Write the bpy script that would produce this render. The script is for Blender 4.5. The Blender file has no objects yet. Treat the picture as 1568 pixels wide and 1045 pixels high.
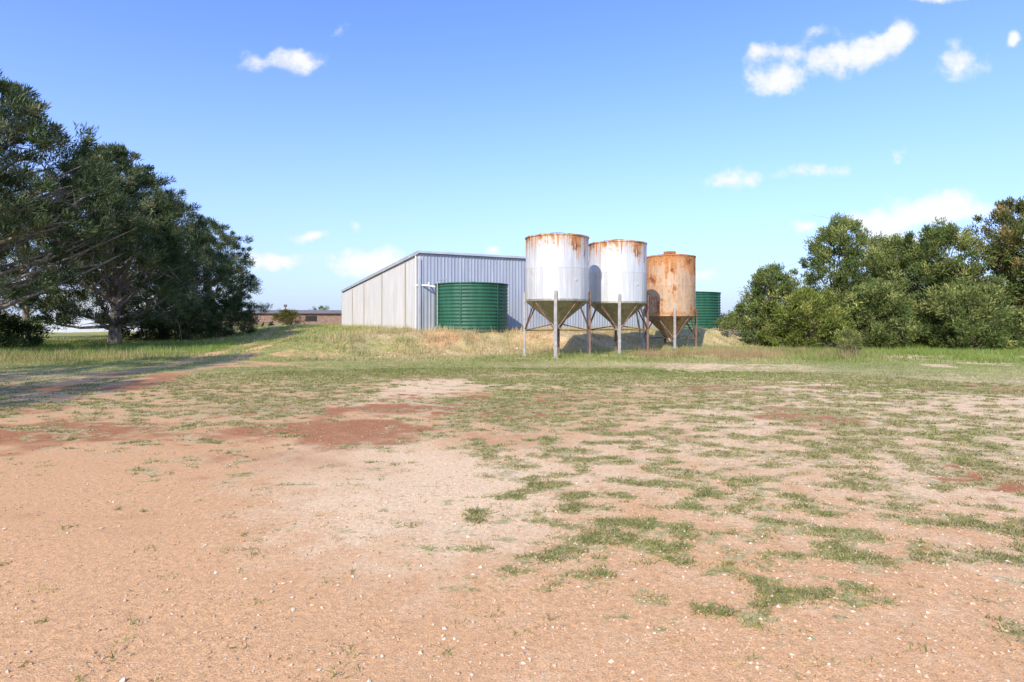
import bpy, math, time, numpy as np
from mathutils import Vector
R = np.random.default_rng(7)
scene = bpy.context.scene
PI = math.pi
SUN_D = (.407, .914)     # horizontal travel direction of the sunlight
EL = math.radians(34)

# ---------------------------------------------------------------- noise
def _h(ix, iy, s):
    n = (ix.astype(np.int64)*374761393 + iy.astype(np.int64)*668265263 + s*974711) & 0x7fffffff
    n = ((n ^ (n >> 13))*1274126177) & 0x7fffffff
    n = (n ^ (n >> 16)) & 0xffffff
    return n/float(0xffffff)
def vn(x, y, s=0):
    x = np.asarray(x, float); y = np.asarray(y, float)
    ix = np.floor(x); iy = np.floor(y); fx = x-ix; fy = y-iy
    fx = fx*fx*(3-2*fx); fy = fy*fy*(3-2*fy)
    a = _h(ix, iy, s); b = _h(ix+1, iy, s); c = _h(ix, iy+1, s); d = _h(ix+1, iy+1, s)
    return a+(b-a)*fx+(c-a)*fy+(a-b-c+d)*fx*fy
def fbm(x, y, s=0, o=4):
    v = 0; a = .5; t = 0
    for i in range(o):
        v = v+a*vn(x*2**i+i*17.3, y*2**i-i*9.1, s+i); t += a; a *= .55
    return v/t
def ss(a, b, x):
    t = np.clip((np.asarray(x, float)-a)/(b-a), 0, 1); return t*t*(3-2*t)
def seg_d(x, y, pts):
    d = np.full(np.shape(x), 1e9)
    for (ax, ay), (bx, by) in zip(pts[:-1], pts[1:]):
        vx, vy = bx-ax, by-ay
        t = np.clip(((x-ax)*vx+(y-ay)*vy)/(vx*vx+vy*vy), 0, 1)
        d = np.minimum(d, np.hypot(x-ax-t*vx, y-ay-t*vy))
    return d

# ---------------------------------------------------------------- terrain
SX, SY = -5.5, 34.0            # near corner of the shed
UX, UY = .8944, .4472          # along front wall
def shed_de(x, y):
    d = (x-SX)*UY-(y-SY)*UX     # toward camera from front wall
    e = (x-SX)*UX+(y-SY)*UY     # along wall
    return d, e
def H(x, y):
    x = np.asarray(x, float); y = np.asarray(y, float)
    d, e = shed_de(x, y)
    wob = (fbm(x*.35, y*.35, 5, 3)-.5)
    pad = 1-ss(4.9, 7.9, d+wob*2.2)
    side = ss(-12, -2.5, e+wob*3)
    side2 = 1-.5*ss(16, 30, e)
    pad = .95*pad*side*side2
    far = .55*ss(50, 95, y)
    h = np.maximum(pad, far)
    r = np.hypot(x, y)
    amp = .02+.10*ss(14, 30, r)
    bk = ss(3.5, 5.0, d)*(1-ss(7.5, 9.5, d))*ss(-9, -1, e)
    h = h+(fbm(x*.35, y*.35, 11, 3)-.5)*amp*1.6+(fbm(x*1.7, y*1.7, 23, 3)-.5)*(amp*.5+bk*.2)
    return h

TRACK = [(-8.5, 9), (-10.5, 15), (-12, 24), (-16.5, 40), (-24, 60), (-33, 90)]
TRAIL = [(-.8, 4.5), (-2.0, 7.5), (-2.3, 10), (-1.9, 14)]
def masks(x, y):
    x = np.asarray(x, float); y = np.asarray(y, float)
    n0 = fbm(x*.3, y*.3, 31, 3)
    yb = np.clip(4.8-.52*x+2.2*(n0-.5), 2.7, 7.4)
    n1 = fbm(x*.42, y*.62, 41, 4); n2 = fbm(x*3.9, y*5.8, 47, 4); n3 = fbm(x*1.3, y*2.1, 49, 3)
    near = 1-ss(13, 20, y)
    g = .48*ss(-3.0, 1.0, y-yb)+.14*ss(1, 5, y-yb)+.42*ss(12.5, 18, y)
    g = g+(n1-.5)*.50*ss(-3.5, 0, y-yb)+((n2-.5)*(.45+1.0*near)+(n3-.5)*.38*near)*ss(-3.6, -.6, y-yb)
    g = g*ss(2.2, 3.6, y+.25*x)
    g = g-.30*(1-ss(.3, 1.5, seg_d(x, y, TRAIL)+(n1-.5)*1.6))
    td = seg_d(x, y, TRACK)
    rut = (1-ss(.25, .7, np.abs(td-.85)+(n2-.5)*.4))*ss(11, 14, y)
    g = g-.5*rut
    d, e = shed_de(x, y)
    bank = ss(4.2, 5.6, d)*(1-ss(6.6, 8.8, d))*ss(-5, 0, e)*(1-ss(4, 9, e))
    g = g-.70*bank*ss(.42, .58, fbm(x*.8, y*.8, 51, 3))
    under = (1-ss(1.2, 2.4, np.hypot(x-2, y-24.8)))*.2
    patch = ss(.50, .66, fbm(x*.33+9, y*.55, 57, 4))*ss(15, 18, y)*(1-ss(24, 30, y))*.5
    g = np.clip(g-under-patch, 0, 1)
    red = ss(.53, .68, fbm(x*.45+3, y*.6, 61, 4))*ss(4.5, 8, y)*(1-ss(15, 20, y))*.8
    for cx, cy, rx, ry, a in [(-.9, 10.6, 1.8, 1.6, .95), (.8, 12.2, 1.5, .8, .7), (5.1, 5.5, .7, 1.0, .9), (-4.5, 10.3, 1.4, .9, .7), (-2.8, 6.6, 1.4, .7, .45), (-5, 8.0, 2, .8, .6), (-.2, 7.6, 1.2, .6, .45), (-3.5, 4.6, 1.5, .5, .3)]:
        q = np.hypot((x-cx)/rx, (y-cy)/ry)
        red = np.maximum(red, a*(1-ss(.0, 1.4, q+(n2-.5)*2.4+(n3-.5)*1.6)))
    red = np.maximum(red, bank*.5*ss(.38, .6, fbm(x*.6, y*.6, 67, 3)))
    dry = .36*(1-ss(14, 20, y))+.34
    dry = dry+(fbm(x*.22, y*.3, 71, 4)-.5)*1.1
    dry = dry+.5*ss(4, 2, np.abs(d-6.2))*ss(-10, 0, e)+.4*ss(3, 1.2, np.hypot(x-10.2, (y-25)*.8))
    dry = dry-.32*ss(4, 12, x-2)*ss(18, 21, y)-.35*ss(-10, -16, x)*ss(18, 24, y)
    pale = -.06+fbm(x*.35, y*.35, 81, 3)*.9+.06*np.clip(x, -6, 8)
    pale = pale+.35*(1-ss(.4, 1.8, seg_d(x, y, TRAIL)))
    return g, np.clip(red, 0, 1), np.clip(dry, 0, 1), np.clip(pale, 0, 1)

# ---------------------------------------------------------------- mesh helpers
def np_mesh(name, V, F, mats, midx=None, col=None, smooth=False, parent=None, loc=None, attr='Col', sm_list=None):
    V = np.asarray(V, np.float32)
    F = [np.asarray(f, np.int32) for f in F if len(f)]
    me = bpy.data.meshes.new(name)
    me.vertices.add(len(V)); me.vertices.foreach_set('co', V.ravel())
    loops = np.concatenate([f.ravel() for f in F])
    tot = np.concatenate([np.full(len(f), f.shape[1], np.int32) for f in F])
    st = np.concatenate([[0], np.cumsum(tot)[:-1]]).astype(np.int32)
    me.loops.add(len(loops)); me.loops.foreach_set('vertex_index', loops)
    me.polygons.add(len(tot)); me.polygons.foreach_set('loop_start', st)
    try: me.polygons.foreach_set('loop_total', tot)
    except Exception: pass
    for m in mats: me.materials.append(m)
    if midx is not None:
        mi = np.concatenate([np.full(len(f), m, np.int32) for f, m in zip(F, midx)])
        me.polygons.foreach_set('material_index', mi)
    if sm_list is not None:
        s = np.concatenate([np.full(len(f), m, bool) for f, m in zip(F, sm_list)])
    else: s = np.full(len(tot), smooth, bool)
    me.polygons.foreach_set('use_smooth', s)
    me.update(calc_edges=True)
    if col is not None:
        a = me.attributes.new(attr, 'FLOAT_COLOR', 'POINT')
        c = np.asarray(col, np.float32)
        if c.shape[1] == 3: c = np.hstack([c, np.ones((len(c), 1), np.float32)])
        a.data.foreach_set('color', c.ravel())
    ob = bpy.data.objects.new(name, me); scene.collection.objects.link(ob)
    if parent: ob.parent = parent
    if loc is not None: ob.location = loc
    return ob
def empty(name, loc=(0, 0, 0), rz=0):
    o = bpy.data.objects.new(name, None); scene.collection.objects.link(o)
    o.location = loc; o.rotation_euler = (0, 0, rz); o.empty_display_size = .3
    return o

class MB:
    def __init__(s): s.v = []; s.f = []
    def add(s, V, F):
        b = len(s.v); s.v += [tuple(p) for p in V]; s.f += [tuple(i+b for i in f) for f in F]
    def box(s, c, d, rz=0):
        cx, cy, cz = c; x, y, z = d[0]/2, d[1]/2, d[2]/2; C, S = math.cos(rz), math.sin(rz)
        V = []
        for k in (-z, z):
            for i, j in ((-x, -y), (x, -y), (x, y), (-x, y)):
                V.append((cx+i*C-j*S, cy+i*S+j*C, cz+k))
        s.add(V, [(3, 2, 1, 0), (4, 5, 6, 7), (0, 1, 5, 4), (1, 2, 6, 5), (2, 3, 7, 6), (3, 0, 4, 7)])
    def bar(s, p, q, w, k=6):
        V, F = tube([p, q], [w, w], k); s.add(V, F)
    def tube(s, P, r, k=8):
        V, F = tube(P, r, k); s.add(V, F)
    def lathe(s, prof, n=48, cap0=False, cap1=False):
        V = []; F = []; m = len(prof)
        for i in range(n):
            a = 2*PI*i/n
            for r, z in prof: V.append((r*math.cos(a), r*math.sin(a), z))
        for i in range(n):
            j = (i+1) % n
            for k in range(m-1): F.append((i*m+k, j*m+k, j*m+k+1, i*m+k+1))
        if cap0: F.append(tuple(reversed([i*m for i in range(n)])))
        if cap1: F.append(tuple(i*m+m-1 for i in range(n)))
        s.add(V, F)
    def obj(s, name, mat, parent=None, smooth=False, loc=None, angle=None):
        me = bpy.data.meshes.new(name); me.from_pydata(s.v, [], s.f); me.materials.append(mat); me.update()
        if smooth:
            me.polygons.foreach_set('use_smooth', np.ones(len(me.polygons), bool))
            if angle:
                try: me.set_sharp_from_angle(angle=angle)
                except Exception: pass
        o = bpy.data.objects.new(name, me); scene.collection.objects.link(o)
        if parent: o.parent = parent
        if loc: o.location = loc
        return o
def tube(P, r, k=6):
    P = [Vector(p) for p in P]; V = []; F = []; n = len(P)
    for i, p in enumerate(P):
        t = (P[min(i+1, n-1)]-P[max(i-1, 0)]).normalized()
        a = Vector((0, 0, 1)) if abs(t.z) < .9 else Vector((1, 0, 0))
        u = t.cross(a).normalized(); w = t.cross(u)
        for j in range(k):
            an = 2*PI*j/k; q = p+(u*math.cos(an)+w*math.sin(an))*r[i]; V.append(tuple(q))
    for i in range(n-1):
        for j in range(k):
            F.append((i*k+j, i*k+(j+1) % k, (i+1)*k+(j+1) % k, (i+1)*k+j))
    F.append(tuple(range(k))); F.append(tuple(reversed(range((n-1)*k, n*k))))
    return V, F

# ---------------------------------------------------------------- material helpers
class NT:
    def __init__(s, name):
        s.m = bpy.data.materials.new(name); s.m.use_nodes = True; s.t = s.m.node_tree; s.t.nodes.clear()
        s.out = s.n('ShaderNodeOutputMaterial')
    def n(s, ty, **k):
        x = s.t.nodes.new(ty)
        for a, b in k.items(): setattr(x, a, b)
        return x
    def put(s, sock, v):
        if isinstance(v, bpy.types.NodeSocket): s.t.links.new(v, sock)
        elif v is not None:
            if isinstance(v, tuple) and len(v) == 3 and sock.type == 'RGBA': v = v+(1,)
            sock.default_value = v
    def math(s, op, a, b=None, c=None, clamp=False):
        x = s.n('ShaderNodeMath', operation=op); x.use_clamp = clamp
        s.put(x.inputs[0], a); s.put(x.inputs[1], b) if b is not None else None
        if c is not None: s.put(x.inputs[2], c)
        return x.outputs[0]
    def vm(s, op, a, b=None):
        x = s.n('ShaderNodeVectorMath', operation=op); s.put(x.inputs[0], a)
        if b is not None: s.put(x.inputs[1], b)
        return x.outputs['Value'] if op in ('LENGTH', 'DOT_PRODUCT') else x.outputs[0]
    def mix(s, f, a, b, bt='MIX'):
        x = s.n('ShaderNodeMix', data_type='RGBA', blend_type=bt); s.put(x.inputs[0], f); s.put(x.inputs[6], a); s.put(x.inputs[7], b)
        return x.outputs[2]
    def mr(s, v, a, b, c=0., d=1., smooth=True):
        x = s.n('ShaderNodeMapRange'); x.interpolation_type = 'SMOOTHSTEP' if smooth else 'LINEAR'
        s.put(x.inputs[0], v)
        for i, q in enumerate((a, b, c, d)): s.put(x.inputs[i+1], q)
        return x.outputs[0]
    def noise(s, co, sc, det=4., rough=.55, dist=0.):
        x = s.n('ShaderNodeTexNoise'); s.put(x.inputs['Vector'], co); x.inputs['Scale'].default_value = sc
        x.inputs['Detail'].default_value = det; x.inputs['Roughness'].default_value = rough; x.inputs['Distortion'].default_value = dist
        return x.outputs['Fac']
    def sc(s, co, v): return s.vm('MULTIPLY', co, v)
    def co(s, k='Object'): return s.n('ShaderNodeTexCoord').outputs[k]
    def bump(s, h, st=.5, d=.02, nrm=None):
        x = s.n('ShaderNodeBump'); x.inputs['Strength'].default_value = st; x.inputs['Distance'].default_value = d
        s.put(x.inputs['Height'], h)
        if nrm is not None: s.put(x.inputs['Normal'], nrm)
        return x.outputs[0]
    def pbr(s, col, rough=.8, metal=0., nrm=None, spec=.3):
        x = s.n('ShaderNodeBsdfPrincipled'); s.put(x.inputs['Base Color'], col); s.put(x.inputs['Roughness'], rough); s.put(x.inputs['Metallic'], metal)
        x.inputs['Specular IOR Level'].default_value = spec
        if nrm is not None: s.put(x.inputs['Normal'], nrm)
        s.t.links.new(x.outputs[0], s.out.inputs[0]); return s.m

def mat_ground():
    k = NT('ground_soil_grass'); co = k.co()
    at = k.n('ShaderNodeAttribute', attribute_name='gd'); sp = k.n('ShaderNodeSeparateColor'); k.t.links.new(at.outputs['Color'], sp.inputs[0])
    G, RD, DR = sp.outputs; PA = at.outputs['Alpha']
    n_mid = k.noise(co, 3.1, 4, .62); n_f = k.noise(co, 24., 3, .7); n_ff = k.noise(co, 120., 2, .7)
    soil = k.mix(k.mr(k.math('ADD', PA, k.math('MULTIPLY', k.math('SUBTRACT', n_mid, .5), 1.1)), .2, .85), (.70, .395, .18), (.82, .57, .315))
    rf = k.mr(k.math('ADD', RD, k.math('MULTIPLY', k.math('SUBTRACT', k.math('ADD', k.math('MULTIPLY', n_mid, .5), k.math('MULTIPLY', n_f, .5)), .5), 1.8)), .22, .85)
    rf = k.math('MULTIPLY', rf, k.mr(RD, .02, .2))
    soil = k.mix(rf, soil, k.mix(n_f, (.26, .11, .05), (.58, .25, .10)))
    v = k.n('ShaderNodeTexVoronoi'); k.put(v.inputs['Vector'], co); v.inputs['Scale'].default_value = 42.
    peb = k.mr(v.outputs['Distance'], .18, .30, 1, 0)
    vs = k.n('ShaderNodeSeparateColor'); k.t.links.new(v.outputs['Color'], vs.inputs[0])
    peb = k.math('MULTIPLY', peb, k.mr(vs.outputs[0], .66, .76))
    soil = k.mix(k.math('MULTIPLY', peb, .65), soil, k.mix(vs.outputs[1], (.84, .70, .50), (.42, .23, .11)))
    soil = k.mix(1., soil, k.mr(n_f, .25, .75, .76, 1.20, False), 'MULTIPLY')
    soil = k.mix(1., soil, k.mr(n_ff, .25, .75, .60, 1.37, False), 'MULTIPLY')
    st = k.noise(k.sc(co, (1., 3.2, 1.)), 6., 3, .7)
    green = k.mix(k.mr(n_mid, .35, .65), (.19, .225, .055), (.35, .35, .11))
    straw = k.mix(k.mr(st, .35, .65), (.60, .47, .25), (.42, .32, .15))
    gr = k.mix(k.mr(k.math('ADD', DR, k.math('MULTIPLY', k.math('SUBTRACT', k.noise(co, 1.6, 4, .7), .5), 1.5)), .22, .85), green, straw)
    gr = k.mix(1., gr, k.mr(n_f, .25, .75, .6, 1.38, False), 'MULTIPLY')
    gr = k.mix(1., gr, k.mr(n_ff, .25, .75, .7, 1.28, False), 'MULTIPLY')
    a = k.math('ADD', G, k.math('MULTIPLY', k.math('SUBTRACT', k.noise(k.sc(co, (1., 1.6, 1.)), 7.5, 5, .75), .5), 2.0))
    fac = k.mr(a, .46, .62)
    col = k.mix(k.math('MULTIPLY', fac, .88), soil, gr)
    h = k.math('ADD', k.math('MULTIPLY', n_f, .6), k.math('ADD', k.math('MULTIPLY', n_ff, .35), k.math('MULTIPLY', peb, .25)))
    nr = k.bump(h, .6, .02)
    return k.pbr(col, .95, 0, nr, .1)

def mat_leaf(name, trans=.3, var=.35):
    k = NT(name); at = k.n('ShaderNodeAttribute', attribute_name='Col')
    c = at.outputs['Color']
    if var > 0:
        n = k.noise(k.co(), 1.2, 1)
        c = k.mix(1., c, k.mr(n, .3, .7, 1-var, 1+var, False), 'MULTIPLY')
    d = k.n('ShaderNodeBsdfDiffuse'); k.put(d.inputs[0], c)
    if trans <= 0:
        k.t.links.new(d.outputs[0], k.out.inputs[0]); return k.m
    t = k.n('ShaderNodeBsdfTranslucent'); k.put(t.inputs[0], k.mix(1., c, (1.25, 1.3, .6), 'MULTIPLY'))
    m = k.n('ShaderNodeMixShader'); m.inputs[0].default_value = trans
    k.t.links.new(d.outputs[0], m.inputs[1]); k.t.links.new(t.outputs[0], m.inputs[2]); k.t.links.new(m.outputs[0], k.out.inputs[0])
    return k.m
def mat_bark(name, a, b):
    k = NT(name); co = k.co(); n = k.noise(k.sc(co, (6., 6., 1.5)), 2., 4, .65)
    return k.pbr(k.mix(k.mr(n, .35, .65), a, b), .9, 0, k.bump(n, .6, .03), .15)
def mat_silo(name, base, base2, rustamt, top, metal=.25, topw=.2, bottom=None):
    k = NT(name); co = k.co(); s = k.n('ShaderNodeSeparateXYZ'); k.put(s.inputs[0], co); z = s.outputs[2]
    ns = k.noise(k.sc(co, (5., 5., .45)), 1., 4, .65); nb = k.noise(k.sc(co, (1., 1., .7)), 1.5, 5, .65); nf = k.noise(co, 9., 4, .7)
    dr = k.noise(k.sc(co, (13., 13., .3)), 1., 3, .7)
    c = k.mix(k.mr(ns, .35, .68), base, base2)
    c = k.mix(k.mr(dr, .45, .66, 0, .6), c, (.46, .41, .34))
    topm = k.mr(z, top-1.1, top, 0, topw, False)
    if bottom is not None: topm = k.math('ADD', topm, k.mr(z, bottom, bottom+.35, .10, 0))
    run = k.math('MULTIPLY', k.mr(dr, .52, .64), k.mr(z, top-2.2, top-.1, 0, .15, False))
    f = k.math('ADD', k.math('MULTIPLY', nb, .45), k.math('ADD', k.math('MULTIPLY', ns, .35), k.math('MULTIPLY', nf, .2)))
    f = k.math('ADD', k.math('ADD', k.math('ADD', f, run), topm), rustamt)
    rm = k.mr(f, .57, .65)
    rc = k.mix(k.mr(nf, .35, .65), (.40, .135, .035), (.54, .26, .09)); rc = k.mix(k.mr(nb, .52, .68), rc, (.19, .065, .03))
    c = k.mix(k.mr(f, .49, .60, 0, .6), c, (.58, .42, .25))
    c = k.mix(rm, c, rc)
    r = k.mr(rm, 0, 1, .42, .9)
    return k.pbr(c, r, k.mr(rm, 0, 1, metal, 0), k.bump(nf, .15, .01), .4)
def mat_sheet(name, a, b, axis_scale, rust=.0, metal=.3):
    k = NT(name); co = k.co(); n = k.noise(k.sc(co, axis_scale), 1., 5, .6); n2 = k.noise(co, .6, 4)
    c = k.mix(k.mr(n, .3, .7), a, b); c = k.mix(k.mr(n2, .4, .7, 0, .3), c, tuple(.8*q for q in b))
    if rust > 0:
        nr = k.noise(k.sc(co, axis_scale), 2.3, 5, .7); s = k.n('ShaderNodeSeparateXYZ'); k.put(s.inputs[0], co)
        c = k.mix(k.mr(k.math('ADD', nr, k.mr(s.outputs[2], 0, 1.2, .12, 0)), .60, .72, 0, rust), c, (.42, .27, .15))
    return k.pbr(c, .5, metal, k.bump(n2, .05, .01), .4)
def mat_plain(name, a, b, sc=4., rough=.7, metal=0.):
    k = NT(name); n = k.noise(k.co(), sc, 5, .6)
    return k.pbr(k.mix(k.mr(n, .3, .7), a, b), rough, metal, k.bump(n, .2, .01), .3)

M_ground = mat_ground()
M_blade = mat_leaf('grass_blades', .4, 0)
M_pine = mat_leaf('pine_needles', .12, .3)
M_acacia = mat_leaf('shrub_leaves', .28, .3)
M_bark = mat_bark('pine_bark', (.15, .12, .095), (.34, .29, .24))
M_bark2 = mat_bark('shrub_bark', (.09, .07, .05), (.20, .16, .12))

# ---------------------------------------------------------------- ground
def build_ground():
    ra = np.concatenate([[.02, .4, .8, 1.2, 1.6], np.exp(np.linspace(math.log(1.9), math.log(75), 520)), np.exp(np.linspace(math.log(80), math.log(6000), 50))])
    fr = np.linspace(-52, 52, 560); bk = np.linspace(52, 308, 70)[1:-1]
    an = np.radians(np.concatenate([fr, bk])); nr, na = len(ra), len(an)
    A, Rr = np.meshgrid(an, ra)
    X = np.sin(A)*Rr; Y = np.cos(A)*Rr
    Z = H(X, Y)
    g, rd, dr, pa = masks(X, Y)
    V = np.stack([X, Y, Z], -1).reshape(-1, 3)
    i, j = np.meshgrid(np.arange(nr-1), np.arange(na), indexing='ij'); j2 = (j+1) % na
    F = np.stack([i*na+j, (i+1)*na+j, (i+1)*na+j2, i*na+j2], -1).reshape(-1, 4)[:, ::-1]
    np_mesh('ground', V, [F], [M_ground], [0], np.stack([g, rd, dr, pa], -1).reshape(-1, 4), True, attr='gd')
build_ground()

# ---------------------------------------------------------------- grass
def blades(P, h, w, col, lean=.5):
    n = len(P); a = R.uniform(0, 2*PI, n); b = R.uniform(0, 2*PI, n)
    side = np.stack([np.cos(a), np.sin(a), np.zeros(n)], -1)*w[:, None]*.5
    l = R.uniform(0, 1, n)*lean*h
    tip = P+np.stack([np.cos(b)*l, np.sin(b)*l, h], -1)
    V = np.stack([P-side, P+side, tip], 1).reshape(-1, 3)
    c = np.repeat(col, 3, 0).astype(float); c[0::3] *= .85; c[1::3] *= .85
    return V, c
def gcolor(dry, n):
    g1 = np.array([.23, .28, .07]); g2 = np.array([.46, .47, .17]); s1 = np.array([.74, .60, .36]); s2 = np.array([.54, .42, .22])
    t = R.random((n, 1)); q = R.random((n, 1))
    gg = g1+(g2-g1)*t; s = s1+(s2-s1)*q
    isd = (R.random(n) < dry)[:, None]
    return np.where(isd, s, gg)
allV = []; allC = []
def add(V, c): allV.append(V); allC.append(c)
n = 150000
ang = np.radians(R.uniform(-47, 47, n)); rr = np.exp(R.uniform(math.log(2.6), math.log(19), n))
tx, ty = np.sin(ang)*rr, np.cos(ang)*rr
g, rd, dr, pa = masks(tx, ty)
keep = R.random(n) < ss(.48, .95, g+(fbm(tx*7, ty*11, 91, 3)-.5)*.8)*.6
keep |= (R.random(n) < .0026)
tx, ty, dr, rd = tx[keep], ty[keep], dr[keep], rd[keep]
rr = np.hypot(tx, ty)
m = len(tx); print('tufts', m)
per = 15
cx = np.repeat(tx, per); cy = np.repeat(ty, per)
rad = np.repeat(R.uniform(.015, .065, m)*(1+rr/25), per)*np.sqrt(R.random(m*per)); th = R.uniform(0, 2*PI, m*per)
px = cx+np.cos(th)*rad*1.4; py = cy+np.sin(th)*rad
hh = np.repeat(R.uniform(.007, .024, m)*(1+rr/14), per)*R.uniform(.5, 1.3, m*per)
P = np.stack([px, py, H(px, py)-.003], -1)
C = gcolor(np.clip(np.repeat(dr, per)*.6, 0, .7), m*per)*np.repeat(R.uniform(.6, 1.05, m), per)[:, None]
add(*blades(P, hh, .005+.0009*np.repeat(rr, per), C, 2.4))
def field(n, x0, x1, y0, y1, fn, h0, h1, w, lean=.7, dryadd=0, tint=(1, 1, 1)):
    x = R.uniform(x0, x1, n); y = R.uniform(y0, y1, n)
    g, rd, dr, pa = masks(x, y); p = fn(x, y, g)
    k = R.random(n) < p; x, y, dr, g = x[k], y[k], dr[k], g[k]
    d, e = shed_de(x, y)
    k = ~((d < .1) & (e > -.1) & (e < 18.6) & (d > -26)) & (np.hypot(x+2.3, y-32.5) > 2.1) & (np.hypot(x-13.1, y-41.7) > 2.1)
    x, y, dr = x[k], y[k], dr[k]; m = len(x)
    P = np.stack([x, y, H(x, y)-.01], -1)
    hm = R.uniform(h0, h1, m)*(.5+1.0*fbm(x*.8, y*.8, 101, 3))
    C = gcolor(np.clip(dr+dryadd, 0, 1), m)*(.7+.6*fbm(x*.5, y*.5, 103, 3))[:, None]*np.array(tint)
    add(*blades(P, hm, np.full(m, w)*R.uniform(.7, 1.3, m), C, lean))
field(90000, -20, 24, 14, 24, lambda x, y, g: ss(.45, .9, g+(fbm(x*1.5, y*2.2, 92, 3)-.5)*.8)*.8, .03, .08, .02, 1.6, 0)
field(80000, -34, 34, 22, 36, lambda x, y, g: ss(.4, .8, g+(fbm(x*1., y*1.6, 93, 3)-.5)*.7)*.9, .05, .15, .03, 1.2, 0)
field(50000, -40, 45, 34, 62, lambda x, y, g: ss(.3, .7, g)*.8, .08, .22, .05, .9, 0)
field(40000, 8, 36, 21, 33, lambda x, y, g: ss(9, 14, x+(fbm(x*.4, y*.4, 7)-.5)*6)*ss(.3, .55, fbm(x*.3, y*.5, 8)), .10, .30, .03, .8, -.3, (.82, .95, .78))
field(32000, -36, -10, 24, 36, lambda x, y, g: ss(-9, -15, x)*ss(.3, .55, fbm(x*.3, y*.5, 9))*(seg_d(x, y, TRACK) > 1.6), .1, .3, .03, .7, -.3, (.78, .95, .8))
field(26000, 5.5, 17, 21.5, 30, lambda x, y, g: ss(.36, .56, fbm(x*.6, y*.9, 95, 3))*(1-ss(2.0, 4.8, np.hypot((x-10.6)*.66, (y-25.2)*1.4)))*.9, .16, .48, .02, .6, .7, (.78, .70, .70))
field(12000, -3, 12, 22.5, 32, lambda x, y, g: np.maximum.reduce([1-ss(.8, 2.2, np.hypot(x-a, (y-b))) for a, b in ((1.9, 24), (5, 26.4), (8.6, 30.4))])*.6, .1, .33, .022, .6, .0)
field(9000, -28, -8, 20, 27, lambda x, y, g: (1-ss(1.2, 3.6, np.hypot((x+21)*.35, (y-23.5))))*.8, .2, .45, .02, .6, .7, (.85, .8, .8))
def crest(x, y, g):
    d, e = shed_de(x, y); return ss(.40, .56, fbm(x*1.1, y*1.1, 55))*(1-ss(1.8, 3.8, np.abs(d-5.8)))*ss(-9, -3, e)*(1-ss(12, 17, e))*.9
field(80000, -14, 10, 25, 45, crest, .12, .36, .025, .6, .3)
def sidewall(x, y, g):
    d, e = shed_de(x, y); return (1-ss(.5, 3, -e))*(e < -.05)*(d < 1)*.7
field(24000, -20, -3, 32, 60, sidewall, .1, .4, .03, .5, .35)
V = np.concatenate(allV); C = np.concatenate(allC)
print('blades', len(V)//3)
np_mesh('grass', V, [np.arange(len(V)).reshape(-1, 3)], [M_blade], [0], C)

# ---------------------------------------------------------------- gravel
def stones(name, x, y, s, mat, sink=.3):
    n = len(x); o = np.array([(1, 0, 0), (0, 1, 0), (-1, 0, 0), (0, -1, 0), (0, 0, 1), (0, 0, -1)], float)
    F0 = np.array([(0, 1, 4), (1, 2, 4), (2, 3, 4), (3, 0, 4), (1, 0, 5), (2, 1, 5), (3, 2, 5), (0, 3, 5)])
    J = o[None]*R.uniform(.55, 1.25, (n, 6, 1))+R.uniform(-.25, .25, (n, 6, 3)); J[:, :, 2] *= .65
    a = R.uniform(0, 2*PI, n); c, q = np.cos(a)[:, None], np.sin(a)[:, None]
    X = J[:, :, 0]*c-J[:, :, 1]*q; Y = J[:, :, 0]*q+J[:, :, 1]*c
    V = np.stack([X*s[:, None]+x[:, None], Y*s[:, None]+y[:, None], J[:, :, 2]*s[:, None]+(H(x, y)+s*sink)[:, None]], -1).reshape(-1, 3)
    F = (F0[None]+(np.arange(n)*6)[:, None, None]).reshape(-1, 3)
    t = R.random((n, 1)); col = np.array([.70, .52, .33])*t+np.array([.50, .28, .14])*(1-t); col = np.where(R.random((n, 1)) < .12, np.array([.76, .64, .46]), col)*R.uniform(.75, 1.05, (n, 1))
    return np_mesh(name, V, [F], [mat], [0], np.repeat(col, 6, 0))
kk = NT('gravel_stone'); atn = kk.n('ShaderNodeAttribute', attribute_name='Col'); M_gravel = kk.pbr(atn.outputs['Color'], .9, 0, None, .2)
n = 50000; ang = np.radians(R.uniform(-46, 46, n)); rr = 1.9+7.5*R.random(n)**1.3
x, y = np.sin(ang)*rr, np.cos(ang)*rr
k = R.random(n) < (.3+.7*ss(-2, 3, x+(fbm(x*.6, y*.6, 3)-.5)*5)); x, y = x[k], y[k]
stones('gravel', x, y, .0025+.0065*R.random(len(x))**3*(1+1.3*R.random(len(x))), M_gravel)
x = R.uniform(-6.5, 2.5, 90); y = 27.4+(x+2)*.5+R.uniform(-1.3, 1.2, 90)
stones('rubble', x, y, R.uniform(.03, .12, 90), M_gravel, .1)

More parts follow.
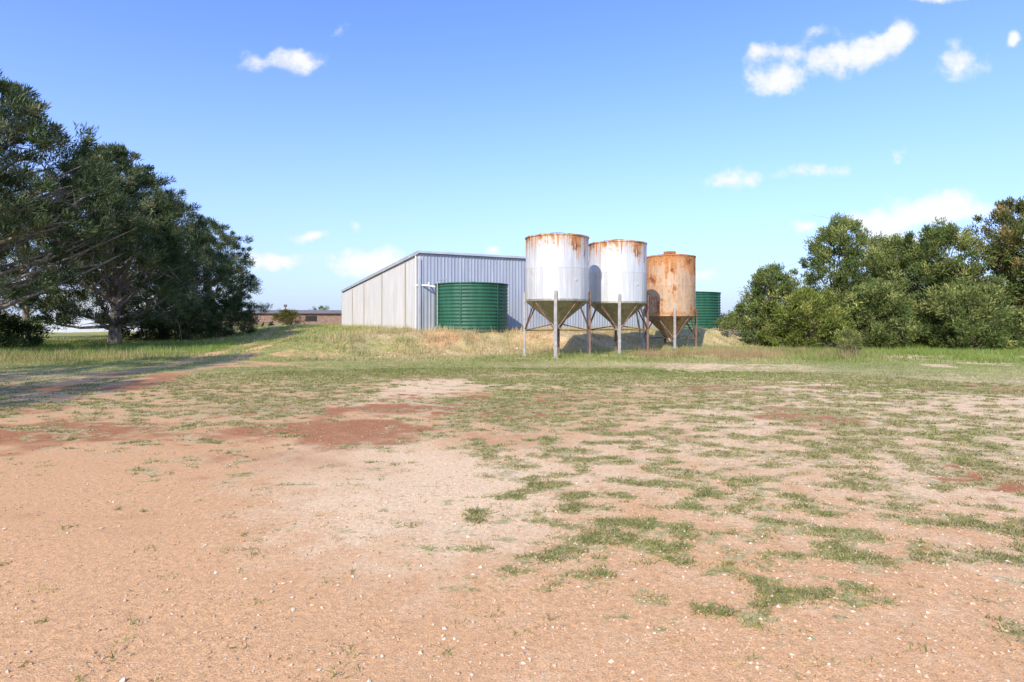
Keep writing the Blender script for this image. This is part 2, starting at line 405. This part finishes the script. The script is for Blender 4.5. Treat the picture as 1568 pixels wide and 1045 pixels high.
# ---------------------------------------------------------------- trees
def tree(name, x, y, h, crown, nclump, per, leafL, leafW, pal, mat, bark, r0=.25, clump=(.5, .95), nlimb=34, lean=0, z0=.15, seed=0, stems=1, shell=.55, flat=.7, lump=.35, up=.3, tilt=.8, spiky=0., thin_low=0.):
    rg = np.random.default_rng(seed+100)
    gz = float(H(x, y)); TV = []; TF = []
    def addtube(P, rad, k):
        v, f = tube(P, rad, k); b = len(TV); TV.extend(v)
        for q in f:
            if len(q) == 4: TF.append(tuple(i+b for i in q))
    C = []; tries = 0
    ph = rg.uniform(0, 10, 4)
    while len(C) < nclump and tries < nclump*60:
        tries += 1
        t = rg.uniform(z0, 1.0); a = rg.uniform(0, 2*PI); Rm = crown(t)
        if t < .38 and rg.random() < thin_low: continue
        lm = 1+lump*(math.sin(2*a+ph[0]+5*t)*.5+math.sin(3*a+ph[1]-7*t)*.35+math.sin(5*a+11*t+ph[2])*.3+math.sin(7*a-19*t+ph[3])*.25)
        if rg.random() > .25+.75*min(1, Rm/max(.1, crown(.5))): continue
        q = shell+(1-shell)*rg.random() if rg.random() < .85 else rg.random()*shell
        r = Rm*q*lm
        zz = t*h-clump[1]*.35*(1 if t > .85 else 0)
        C.append((r*math.cos(a)+lean*t, r*math.sin(a), zz))
    C = np.array(C)
    C[:, 2] = np.maximum(C[:, 2], .35)
    tips = []
    for s in range(stems):
        a = rg.uniform(0, 2*PI); sp = 0 if stems == 1 else .22*crown(.5)
        bx, by = (0, 0) if stems == 1 else (rg.uniform(-.5, .5), rg.uniform(-.5, .5))
        P = []; rad = []
        N = 9
        for i in range(N):
            t = i/(N-1); P.append((bx+lean*t+sp*t*math.cos(a)+.12*rg.normal()*t*h/8, by+sp*t*math.sin(a)+.12*rg.normal()*t*h/8, -.15+t*h*.86))
            rad.append(r0*(1-.86*t)*(1.25 if i == 0 else 1)/(1 if stems == 1 else 1.3))
        addtube(P, rad, 8); tips.append(P)
    idx = rg.permutation(len(C))[:nlimb]
    for i in idx:
        c = C[i]; P = tips[rg.integers(len(tips))]
        tz = max(.10*h, c[2]-.45*math.hypot(c[0], c[1])-rg.uniform(0, .8)); k = min(len(P)-2, max(0, int(tz/(h*.86)*(len(P)-1)))); f = tz/(h*.86)*(len(P)-1)-k; f = min(1, max(0, f))
        s = np.array(P[k])*(1-f)+np.array(P[k+1])*f
        mid = s*.5+c*.5+rg.normal(0, .25, 3); mid[2] -= .1
        q1 = s*.75+mid*.25+rg.normal(0, .08, 3)
        rb = r0*.42*(1-.6*c[2]/h)
        addtube([s, q1, mid, mid*.4+c*.6+rg.normal(0, .12, 3), c], [rb, rb*.85, rb*.6, rb*.4, rb*.15], 5)
        for u in range(2):
            b = mid*.5+c*.5; e = b+rg.normal(0, .7, 3); addtube([b, b*.5+e*.5+rg.normal(0, .1, 3), e], [rb*.35, rb*.25, rb*.08], 4)
    m = len(C); sz = rg.uniform(clump[0], clump[1], m)*np.where(C[:, 2] > .85*h, .8, 1)
    u = rg.normal(size=(m*per, 3)); u /= np.linalg.norm(u, axis=1)[:, None]
    rad = np.repeat(sz, per)*(rg.random(m*per)**.5)*rg.uniform(.75, 1.3, m*per)
    off = u*rad[:, None]; off[:, 2] *= flat
    Pp = np.repeat(C, per, 0)+off
    out = Pp*np.array([1, 1, .25]); out /= (np.linalg.norm(out, axis=1)[:, None]+1e-6)
    nrm = u*tilt+out*.5+rg.normal(0, .45, (m*per, 3))+np.array([0, 0, up]); nrm /= np.linalg.norm(nrm, axis=1)[:, None]
    if spiky > 0:
        t = u*.6+out*.5+rg.normal(0, .4, (m*per, 3))+np.array([0, 0, spiky])
        t /= np.linalg.norm(t, axis=1)[:, None]
        b = np.cross(t, nrm+rg.normal(0, .25, (m*per, 3))); b /= np.linalg.norm(b, axis=1)[:, None]
    else:
        t = np.cross(nrm, rg.normal(size=(m*per, 3))); t /= np.linalg.norm(t, axis=1)[:, None]; b = np.cross(nrm, t)
    L = leafL*rg.uniform(.6, 1.3, m*per)[:, None]*.5; W = leafW*rg.uniform(.7, 1.3, m*per)[:, None]*.5
    LV = np.stack([Pp-t*L, Pp+b*W, Pp+t*L, Pp-b*W], 1).reshape(-1, 3)
    p = np.array(pal); tone = rg.random(m); pc = p[0]+(p[1]-p[0])*tone[:, None]
    sel = rg.random(m) < .18; pc[sel] = p[2]
    cc = np.repeat(pc, per, 0)*rg.uniform(.65, 1.3, (m*per, 1)); cc = np.repeat(cc, 4, 0)
    TVa = np.array(TV); off0 = len(TVa)
    V = np.concatenate([TVa, LV]); LF = np.arange(len(LV)).reshape(-1, 4)+off0
    col = np.concatenate([np.full((off0, 3), .2), cc])
    return np_mesh(name, V, [np.array(TF), LF], [bark, mat], [0, 1], col, sm_list=[True, False], loc=(x, y, gz))

def P2(x, Y): return (x-784)/871*Y
PINE = [(.062, .090, .040), (.12, .15, .066), (.20, .215, .11)]
def pc(R0, base=.08, p=.6, low=.7):
    def f(t):
        if t < base: return R0*low
        u = (t-base)/(1-base)
        return R0*(min(1, low+1.4*u) if u < .22 else max(.02, 1-((u-.22)/.78)**1.5)**p)
    return f
pk = dict(leafL=.30, leafW=.045, pal=PINE, mat=M_pine, bark=M_bark, clump=(.28, .62), flat=.85, up=.45, shell=.58, lump=.36, spiky=.45)
tree('pine_tree', -25.0, 26, 13.6, pc(6.2, .2), 760, 130, seed=1, r0=.36, nlimb=100, z0=.18, thin_low=.65, **pk)
tree('pine_tree', -26.2, 37.5, 13.2, pc(5.8), 800, 130, seed=2, r0=.36, nlimb=110, z0=.10, thin_low=.6, **pk)
tree('pine_tree', -28.2, 46, 11.8, pc(5.2), 540, 120, seed=3, r0=.3, nlimb=50, z0=.08, **pk)
tree('pine_tree', -29.8, 56, 11.6, pc(5.4, .02), 640, 120, seed=4, r0=.3, nlimb=30, z0=.03, **pk)
tree('pine_tree', -35.5, 33, 12.5, pc(5.5), 340, 110, seed=5, r0=.3, nlimb=30, z0=.15, **pk)
tree('pine_tree', -41, 48, 12.5, pc(5.5), 300, 110, seed=6, r0=.3, nlimb=30, z0=.15, **pk)
tree('pine_tree', -18.2, 8.5, 11.5, pc(4.8), 340, 80, seed=7, r0=.3, nlimb=20, **pk)
tree('pine_tree', -16.8, -1, 11.5, pc(4.6), 340, 80, seed=8, r0=.3, nlimb=20, **pk)

ACA = [(.12, .16, .05), (.21, .245, .075), (.33, .34, .115)]
def sc_(R0, p=.5):
    def f(t): return R0*(.82+.5*t if t < .35 else max(.02, 1-((t-.35)/.65)**2.0)**p)
    return f
ak = dict(leafL=.20, leafW=.055, mat=M_acacia, bark=M_bark2, stems=5, r0=.12, z0=.02, nlimb=34, clump=(.22, .54), flat=.95, lump=.65, up=.35, shell=.55, spiky=.5)
uk = dict(ak); uk.update(mat=M_pine, pal=[(.045, .07, .025), (.08, .11, .04), (.13, .15, .06)], nlimb=14, r0=.06)
tree('understorey_shrub', P2(20, 32), 32, 1.8, sc_(1.5), 70, 90, seed=41, **uk)
tree('understorey_shrub', P2(-30, 30), 30, 2.3, sc_(1.9), 70, 90, seed=42, **uk)
tree('understorey_shrub', P2(225, 44), 44, 2.0, sc_(1.8), 70, 90, seed=43, **uk)
tree('understorey_shrub', P2(285, 45), 45, 2.8, sc_(2.3), 80, 90, seed=44, **uk)
tree('understorey_shrub', P2(345, 50), 50, 3.6, sc_(2.6), 100, 90, seed=45, **uk)
tree('wattle_tree', P2(1182, 35), 35, 5.0, sc_(2.0), 240, 120, seed=11, pal=ACA, **ak)
tree('wattle_tree', P2(1290, 35), 35, 8.0, sc_(2.8), 400, 120, seed=12, pal=ACA, **ak)
tree('wattle_tree', P2(1370, 36), 36, 7.0, sc_(2.5), 300, 120, seed=13, pal=ACA, **ak)
tree('wattle_tree', P2(1438, 33), 33, 7.4, sc_(2.6), 380, 120, seed=14, pal=ACA, **ak)
tree('wattle_tree', P2(1550, 32), 32, 8.6, sc_(2.9), 400, 120, seed=15, pal=[(.125, .14, .045), (.22, .21, .075), (.33, .24, .10)], **ak)
tree('wattle_tree', P2(1340, 31.5), 31.5, 3.8, sc_(2.0), 220, 110, seed=16, pal=ACA, **ak)
tree('wattle_tree', P2(1235, 32.5), 32.5, 3.4, sc_(1.9), 210, 110, seed=17, pal=[(.15, .18, .045), (.25, .28, .065), (.36, .35, .10)], **ak)
tree('wattle_tree', P2(1480, 30), 30, 3.6, sc_(2.0), 220, 110, seed=18, pal=ACA, **ak)
tree('wattle_tree', P2(1640, 30), 30, 7.6, sc_(3.0), 280, 90, seed=19, pal=ACA, **ak)
sk = dict(ak); sk.update(stems=5, r0=.03, nlimb=12, clump=(.10, .24), leafL=.1, leafW=.03)
tree('shrub', P2(1297, 25), 25, 1.15, sc_(.55), 40, 50, seed=21, pal=[(.15, .19, .06), (.24, .25, .09), (.3, .26, .12)], **sk)
sk2 = dict(ak); sk2.update(stems=4, r0=.06, nlimb=12, clump=(.3, .6))
tree('bush', P2(440, 72), 72, 2.0, sc_(1.7), 60, 90, seed=23, pal=[(.10, .12, .03), (.2, .15, .05), (.28, .12, .05)], **sk2)
tree('bush', P2(490, 120), 120, 3.8, sc_(2.2), 60, 90, seed=24, pal=ACA, **sk2)
tree('bush', P2(1128, 50), 50, 1.6, sc_(1.6), 60, 90, seed=25, pal=[(.14, .14, .06), (.22, .2, .09), (.3, .25, .13)], **sk2)
tree('bush', P2(1105, 58), 58, 1.7, sc_(1.6), 60, 90, seed=26, pal=[(.14, .14, .06), (.22, .2, .09), (.3, .25, .13)], **sk2)

def treeline():
    n = 20000; a = np.radians(R.uniform(-60, 60, n)); r = R.uniform(230, 300, n)
    x, y = np.sin(a)*r, np.cos(a)*r
    hh = 1.0+3.2*fbm(a*40, a*0, 201, 4)
    P = np.stack([x, y, .5+hh*R.random(n)], -1)
    u = R.normal(size=(n, 3)); u /= np.linalg.norm(u, axis=1)[:, None]; t = np.cross(u, R.normal(size=(n, 3))); t /= np.linalg.norm(t, axis=1)[:, None]; b = np.cross(u, t)
    V = np.stack([P-t*.8, P+b*.6, P+t*.8, P-b*.6], 1).reshape(-1, 3)
    c = np.repeat(np.array([.10, .12, .06])*R.uniform(.7, 1.3, (n, 1)), 4, 0)
    np_mesh('distant_treeline', V, [np.arange(n*4).reshape(-1, 4)], [M_acacia], [0], c)
treeline()

# ---------------------------------------------------------------- steel shed
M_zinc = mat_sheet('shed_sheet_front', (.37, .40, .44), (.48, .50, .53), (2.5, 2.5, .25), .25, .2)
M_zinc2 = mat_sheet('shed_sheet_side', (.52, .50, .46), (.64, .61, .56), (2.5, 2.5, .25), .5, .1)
M_trim = mat_sheet('shed_trim', (.46, .48, .50), (.60, .61, .62), (1., 1., 1.), 0, .2)
M_seam = mat_sheet('shed_seam_rust', (.46, .34, .19), (.58, .47, .31), (2., 2., .4), .4, 0)
M_white = mat_plain('white_pvc', (.70, .70, .68), (.78, .78, .76), 3, .45)
shed = empty('steel_shed', (SX, SY, .72), math.atan2(UY, UX))
Lf, Dp, Hh, Hl = 18.0, 25.6, 4.95, 3.75
def ribbed(L, period, depth):
    S = []; n = int(L/period)
    for i in range(n):
        b = i*period
        for f, o in ((0, 0), (.62, 0), (.70, 1), (.92, 1)): S.append((b+f*period, o*depth))
    S.append((n*period, 0)); S.append((L, 0)); return S
mb = MB(); S = ribbed(Lf, .22, .035); V = []; F = []
for s, o in S: V += [(s, -o, -.4), (s, -o, Hh-.05)]
for i in range(len(S)-1): F.append((2*i, 2*i+2, 2*i+3, 2*i+1))
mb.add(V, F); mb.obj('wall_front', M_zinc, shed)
zt = lambda s: Hh+(Hl-Hh)*s/Dp
mb = MB(); S = ribbed(Dp, .2, .02); V = []; F = []
for s, o in S: V += [(-o, s, -.4), (-o, s, zt(s)-.05)]
for i in range(len(S)-1): F.append((2*i+2, 2*i, 2*i+1, 2*i+3))
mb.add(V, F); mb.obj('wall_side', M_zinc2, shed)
mb = MB(); V = []; F = []
for s, o in S: V += [(Lf+o, s, -.4), (Lf+o, s, zt(s)-.05)]
for i in range(len(S)-1): F.append((2*i, 2*i+2, 2*i+3, 2*i+1))
mb.add(V, F); mb.add([(0, Dp, -.4), (Lf, Dp, -.4), (Lf, Dp, Hl-.05), (0, Dp, Hl-.05)], [(0, 1, 2, 3)])
mb.obj('wall_rear', M_zinc, shed)
mb = MB(); S = ribbed(Lf+.3, .22, .03); V = []; F = []
for s, o in S: V += [(s-.15, -.12, Hh+.02+o), (s-.15, Dp+.15, Hl+.02+o)]
for i in range(len(S)-1): F.append((2*i, 2*i+2, 2*i+3, 2*i+1))
mb.add(V, F); mb.obj('roof', M_zinc, shed)
mb = MB()
mb.box((Lf/2, -.14, Hh-.02), (Lf+.34, .07, .13))
mb.add([(-.14, -.1, Hh-.12), (-.06, -.1, Hh-.12), (-.06, Dp+.1, Hl-.12), (-.14, Dp+.1, Hl-.12), (-.14, -.1, Hh+.07), (-.06, -.1, Hh+.07), (-.06, Dp+.1, Hl+.07), (-.14, Dp+.1, Hl+.07)],
       [(3, 2, 1, 0), (4, 5, 6, 7), (0, 1, 5, 4), (1, 2, 6, 5), (2, 3, 7, 6), (3, 0, 4, 7)])
mb.box((-.045, -.045, Hh/2-.25), (.12, .12, Hh-.3))
mb.box((-.03, Dp, Hl/2-.25), (.12, .12, Hl-.3))
mb.obj('trim', M_trim, shed)
mb = MB()
for s in (3.1, 9.3, 15.5, 20.5): mb.box((-.035, s, zt(s)/2-.2), (.02, .15, zt(s)-.15))
mb.obj('sheet_joints', M_seam, shed)
mb = MB()
mb.tube([(-.16, .5, 2.95), (.3, -.35, 2.93), (1.6, -1.2, 2.66), (2.2, -1.5, 2.5)], [.05]*4, 8)
mb.tube([(.5, -.10, 3.1), (.45, -.35, 2.95)], [.05]*2, 8)
mb.tube([(-.14, .4, Hh-.2), (-.14, .4, 0)], [.045]*2, 8)
mb.obj('downpipe', M_white, shed)

# ---------------------------------------------------------------- water tanks
def mat_tank():
    k = NT('green_tank_steel'); co = k.co(); s = k.n('ShaderNodeSeparateXYZ'); k.put(s.inputs[0], co)
    n = k.noise(k.sc(co, (3., 3., .5)), 1., 5, .65); n2 = k.noise(co, 7., 5, .7)
    c = k.mix(k.mr(n, .35, .7), (.014, .085, .045), (.035, .125, .07))
    c = k.mix(k.mr(n2, .55, .8, 0, .4), c, (.09, .17, .11))
    c = k.mix(k.mr(k.math('ADD', s.outputs[2], k.math('MULTIPLY', n2, .5)), .25, .6, .5, 0), c, (.2, .14, .08))
    return k.pbr(c, .5, 0, None, .4)
M_tank = mat_tank()
def tank(x, y, r, h):
    z0 = float(H(np.array([x]), np.array([y]))[0])-.06
    e = empty('green_water_tank', (x, y, z0))
    pr = []; N = int(h/.185)
    for i in range(N):
        b = i*h/N; p = h/N
        for f, o in ((0, -.03), (.12, -.012), (.22, .0), (.38, .016), (.5, .02), (.62, .016), (.78, .0), (.88, -.012)): pr.append((r+o, b+f*p))
    pr.append((r-.03, h)); mb = MB(); mb.lathe(pr, 72); mb.obj('wall', M_tank, e, True)
    mb = MB(); mb.lathe([(r-.03, h), (r+.05, h+.0), (r+.05, h+.05), (r-.02, h+.06), (r*.5, h+.13), (.25, h+.17), (.24, h+.2), (.02, h+.21)], 72, False, True); mb.obj('roof', M_tank, e, True, angle=.5)
    mb = MB()
    for i in range(6):
        a = i*PI/3+.3; mb.box(((r+.03)*math.cos(a), (r+.03)*math.sin(a), h/2), (.03, .07, h), a)
    mb.obj('lap_joints', M_tank, e)
    return e
t1 = tank(-2.3, 32.5, 2.05, 2.68)
mb = MB(); a = math.radians(215)
q = lambda r, z, a=a: (r*math.cos(a), r*math.sin(a), z)
mb.tube([q(1.6, 2.95), q(2.1, 2.92), q(2.2, 2.75), q(2.2, .4), q(2.3, .25)], [.03]*5, 8)
mb.obj('overflow_pipe', mat_plain('tank_pipe', (.35, .4, .3), (.5, .5, .4)), t1)
tank(13.1, 41.7, 2.05, 2.68)

# ---------------------------------------------------------------- silos
M_s1 = mat_silo('silo_white_paint', (.54, .54, .51), (.72, .72, .68), -.04, 5.15, .15, .16)
M_s1b = mat_silo('silo_white_paint_b', (.57, .58, .56), (.74, .74, .71), -.05, 5.2, .15, .17)
M_s3 = mat_silo('silo_rusted', (.42, .25, .14), (.52, .36, .22), .09, 4.95, .05, .10, 1.75)
M_hop = mat_silo('silo_hopper_galv_grass_reflect', (.26, .24, .16), (.40, .37, .27), -.03, 9., .35)  # galvanised hopper; olive of the reflected grass is painted into the base colours
M_hop3 = mat_silo('silo_hopper_rust', (.24, .18, .12), (.34, .26, .17), .08, 9., .2)
M_leg = mat_plain('silo_leg_steel', (.30, .28, .25), (.44, .41, .37), 5, .6, .3)
M_legr = mat_plain('silo_leg_rust', (.13, .07, .045), (.24, .14, .09), 6, .8)
def silo(x, y, r, zb, zt_, zout, rot, mbody, mhop, seed, cap=.0):
    z0 = float(H(np.array([x]), np.array([y]))[0])
    e = empty('grain_silo', (x, y, z0), rot)
    mb = MB(); pr = [(r, zb)]; nseg = 2
    hs = (zt_-zb)/nseg
    for i in range(nseg):
        b = zb+i*hs
        pr += [(r, b+.02), (r, b+hs-.025), (r+.005, b+hs-.02), (r+.005, b+hs-.005)]
    pr += [(r, zt_)]
    mb.lathe(pr, 64)
    for i in range(4):
        a = i*PI/2+.4+seed; mb.box(((r+.0015)*math.cos(a), (r+.0015)*math.sin(a), (zb+zt_)/2), (.008, .05, zt_-zb-.02), a)
    mb.box(((r+.01)*math.cos(-.9), (r+.01)*math.sin(-.9), zb+.85), (.03, .10, .10), -.9)
    mb.obj('body', mbody, e, True, angle=.5)
    mb = MB(); mb.lathe([(r+.0, zt_-.04), (r+.03, zt_-.035), (r+.03, zt_+.015), (r-.05, zt_+.03), (.32, zt_+.17), (.32, zt_+.21+cap), (.34, zt_+.21+cap), (.02, zt_+.235+cap)], 64, False, True)
    for i in range(12):
        a = i*PI/6; c, s = math.cos(a), math.sin(a); mb.bar((r*c, r*s, zt_+.03), (.32*c, .32*s, zt_+.175), .012, 4)
    mb.obj('roof', mbody, e, True, angle=.5)
    mb = MB(); mb.lathe([(r+.01, zb+.05), (r+.015, zb-.03), (r-.03, zb-.05), (.16, zout+.12), (.13, zout+.10), (.13, zout-.06), (.19, zout-.06), (.19, zout-.10), (.02, zout-.10)], 64, False, True)
    for i in range(8):
        a = i*PI/4+.2; c, s = math.cos(a), math.sin(a); mb.bar(((r-.02)*c, (r-.02)*s, zb-.06), (.17*c, .17*s, zout+.12), .013, 4)
    mb.obj('hopper', mhop, e, True, angle=.5)
    mb = MB(); mr_ = MB(); L = []
    for i in range(4):
        a = i*PI/2-PI/2; c, s = math.cos(a), math.sin(a); rl = r+.055
        (mb if i in (0, 3) else mr_).box((rl*c, rl*s, (zb+.38)/2-.1), (.09, .13, zb+.38+.2), a)
        mb.box((rl*c, rl*s, .015), (.28, .28, .04), a)
        L.append((rl*c, rl*s))
    for i in range(4):
        p, q = L[i], L[(i+1) % 4]
        mm = ((p[0]+q[0])/2*1.28, (p[1]+q[1])/2*1.28)
        zm = max(.5, zb-1.3)
        for v in (p, q): mr_.bar((v[0], v[1], zm), (mm[0], mm[1], zb), .034, 5)
        mr_.bar((p[0], p[1], zm), (p[0]*.14, p[1]*.14, zout+.1), .026, 5)
        mr_.bar((p[0], p[1], zm), (q[0], q[1], zm), .02, 5) if i in (1, 2) else None
    mb.obj('legs', M_leg, e); mr_.obj('bracing', M_legr, e)
    return e
silo(1.97, 24.9, 1.37, 2.42, 5.15, 1.30, math.radians(-7), M_s1, M_hop, .1)
silo(5.08, 27.4, 1.37, 2.40, 5.22, 1.20, math.radians(-7), M_s1b, M_hop, .5)
silo(8.70, 31.4, 1.36, 1.75, 4.95, .42, math.radians(-5), M_s3, M_hop3, .9, .1)
mb = MB(); mb.tube([(6.9, 29.9, 0), (6.35, 29.5, 2.6)], [.05, .05], 8); mb.obj('leaning_pipe', M_leg)

# ---------------------------------------------------------------- far farm buildings
M_brick = mat_plain('shed_old_brick', (.22, .13, .09), (.32, .21, .15), 2, .9)
M_roofold = mat_plain('old_roof_iron', (.15, .13, .11), (.25, .21, .18), 1.5, .8)
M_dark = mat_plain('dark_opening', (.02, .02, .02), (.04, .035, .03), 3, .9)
M_wall = mat_plain('grey_sheet_wall', (.48, .50, .52), (.58, .60, .62), 1, .8)
lb = empty('low_farm_shed', (-44, 96, .55), math.radians(4))
mb = MB(); mb.box((12, 3, 1.05), (38, 6, 2.1)); mb.obj('walls', M_brick, lb)
mb = MB(); mb.add([(-7.4, -.5, 2.12), (31.4, -.5, 2.12), (31.4, 6.4, 2.12), (-7.4, 6.4, 2.12), (-7.4, 3, 2.75), (31.4, 3, 2.75)], [(0, 1, 5, 4), (2, 3, 4, 5), (0, 4, 3), (1, 2, 5), (3, 2, 1, 0)]); mb.obj('roof', M_roofold, lb)
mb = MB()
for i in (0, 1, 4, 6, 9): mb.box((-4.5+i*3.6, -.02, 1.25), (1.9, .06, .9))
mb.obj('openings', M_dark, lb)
mb = MB()
for i in range(6): mb.box((-6.3+i*7.2, -.06, 1.05), (.14, .1, 2.1))
mb.obj('posts', M_roofold, lb)
fb = empty('grey_farm_building', (P2(66, 66), 66, .2), math.radians(12))
mb = MB(); mb.box((6.5, 4, 2.1), (13, 8, 5.6)); mb.obj('walls', M_wall, fb)
mb = MB(); mb.add([(-.9, -.6, 4.9), (13.9, -.6, 4.9), (13.9, 8.6, 4.9), (-.9, 8.6, 4.9), (-.9, 4, 6.3), (13.9, 4, 6.3)], [(0, 1, 5, 4), (2, 3, 4, 5), (0, 4, 3), (1, 2, 5), (3, 2, 1, 0)]); mb.obj('roof', M_trim, fb)
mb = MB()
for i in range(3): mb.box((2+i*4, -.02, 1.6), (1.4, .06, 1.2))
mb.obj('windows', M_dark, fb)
mb = MB(); mb.tube([(P2(437, 85), 85, .3), (P2(437, 85), 85, 3.6)], [.1, .08], 8); mb.box((P2(437, 85), 85, 3.7), (.35, .35, .35)); mb.obj('vent_post', M_legr)

# ---------------------------------------------------------------- sky + sun
az = math.atan2(-SUN_D[0], -SUN_D[1])
w = bpy.data.worlds.new('World'); scene.world = w; w.use_nodes = True
try:
    w.cycles.sampling_method = 'MANUAL'; w.cycles.sample_map_resolution = 256
except Exception as ex: print(ex)
k = NT.__new__(NT); k.t = w.node_tree; k.t.nodes.clear()
out = k.n('ShaderNodeOutputWorld'); bg = k.n('ShaderNodeBackground'); k.t.links.new(bg.outputs[0], out.inputs[0])
sky = k.n('ShaderNodeTexSky'); sky.sky_type = 'NISHITA'; sky.sun_disc = False; sky.sun_elevation = EL; sky.sun_rotation = az % (2*PI)
sky.altitude = 100; sky.air_density = 1.0; sky.dust_density = .6; sky.ozone_density = 1.6
D = k.co('Generated'); s = k.n('ShaderNodeSeparateXYZ'); k.put(s.inputs[0], D)
yy = k.math('MAXIMUM', s.outputs[1], .05)
uv = k.n('ShaderNodeCombineXYZ'); k.put(uv.inputs[0], k.math('DIVIDE', s.outputs[0], yy)); k.put(uv.inputs[1], k.math('DIVIDE', s.outputs[2], yy)); uv = uv.outputs[0]
nz = k.n('ShaderNodeTexNoise'); k.put(nz.inputs['Vector'], uv); nz.inputs['Scale'].default_value = 13.; nz.inputs['Detail'].default_value = 3
wv = k.vm('ADD', uv, k.vm('MULTIPLY', k.vm('SUBTRACT', nz.outputs['Color'], (.5, .5, .5)), (.085, .05, 0.)))
blobs = [(1368, 46, 34, 22, .9), (1330, 80, 42, 26, .9), (1272, 98, 42, 22, .75), (1215, 78, 44, 20, .55), (1162, 82, 24, 22, .6), (1192, 122, 46, 22, .8), (1262, 50, 30, 18, .35),
 (1470, 95, 40, 30, .6), (1562, 62, 16, 14, .9), (458, 93, 36, 16, .9), (385, 98, 40, 20, .4), (525, 50, 12, 12, .4),
 (1120, 278, 44, 16, .7), (1240, 264, 60, 14, .5), (1382, 245, 14, 9, .5), (1235, 342, 24, 11, .75), (1340, 340, 60, 20, .95), (1440, 318, 74, 28, 1.1), (1390, 374, 70, 20, .8),
 (480, 361, 30, 11, .85), (540, 345, 10, 9, .4), (566, 400, 66, 22, 1.1), (418, 397, 50, 15, .9), (752, 384, 16, 9, .7), (1075, 425, 28, 12, .7), (1446, -4, 50, 12, .7)]
tot = None
for bx, by, rx, ry, a in blobs:
    c = ((bx-784)/871, (490-by)/871, 0.)
    v = k.vm('MULTIPLY', k.vm('SUBTRACT', wv, c), (871/(rx*1.6), 871/(ry*1.6), 0.))
    f = k.mr(k.vm('LENGTH', v), 0., 1., a, 0.)
    tot = f if tot is None else k.math('ADD', tot, f)
nd = k.noise(uv, 30., 5, .62)
dens = k.math('ADD', tot, k.math('MULTIPLY', k.math('SUBTRACT', nd, .5), 1.4))
dens = k.math('MULTIPLY', k.mr(dens, .08, .85), k.mr(tot, .0, .35))
dens = k.math('MULTIPLY', dens, k.mr(s.outputs[1], .05, .12))
skc = k.mix(1., sky.outputs[0], (1.20, 1.42, 2.25), 'MULTIPLY')
hor = k.math('MULTIPLY', k.math('POWER', k.mr(s.outputs[2], .0, .50, 1., 0, False), 2.2), .92)
skc = k.mix(hor, skc, (3.7, 4.5, 6.0))
skc = k.mix(k.math('MULTIPLY', dens, .97), skc, (6.7, 6.75, 6.85))
k.put(bg.inputs[0], skc); bg.inputs[1].default_value = .15
sd = bpy.data.lights.new('sun', 'SUN'); sd.energy = 5.0; sd.angle = math.radians(.5); sd.color = (1, .94, .84)
so = bpy.data.objects.new('sun', sd); scene.collection.objects.link(so)
so.rotation_euler = Vector((math.cos(EL)*SUN_D[0], math.cos(EL)*SUN_D[1], -math.sin(EL))).to_track_quat('-Z', 'Y').to_euler(); so.location = (-30, -15, 30)

cam = bpy.data.cameras.new('camera'); cam.lens = 20; cam.sensor_width = 36; cam.shift_y = -32.5/1568; cam.clip_end = 10000; cam.clip_start = .1
co_ = bpy.data.objects.new('camera', cam); scene.collection.objects.link(co_); co_.location = (0, 0, 1.6); co_.rotation_euler = (PI/2, 0, 0); scene.camera = co_
scene.view_settings.view_transform = 'Standard'; scene.view_settings.look = 'None'; scene.view_settings.exposure = 0
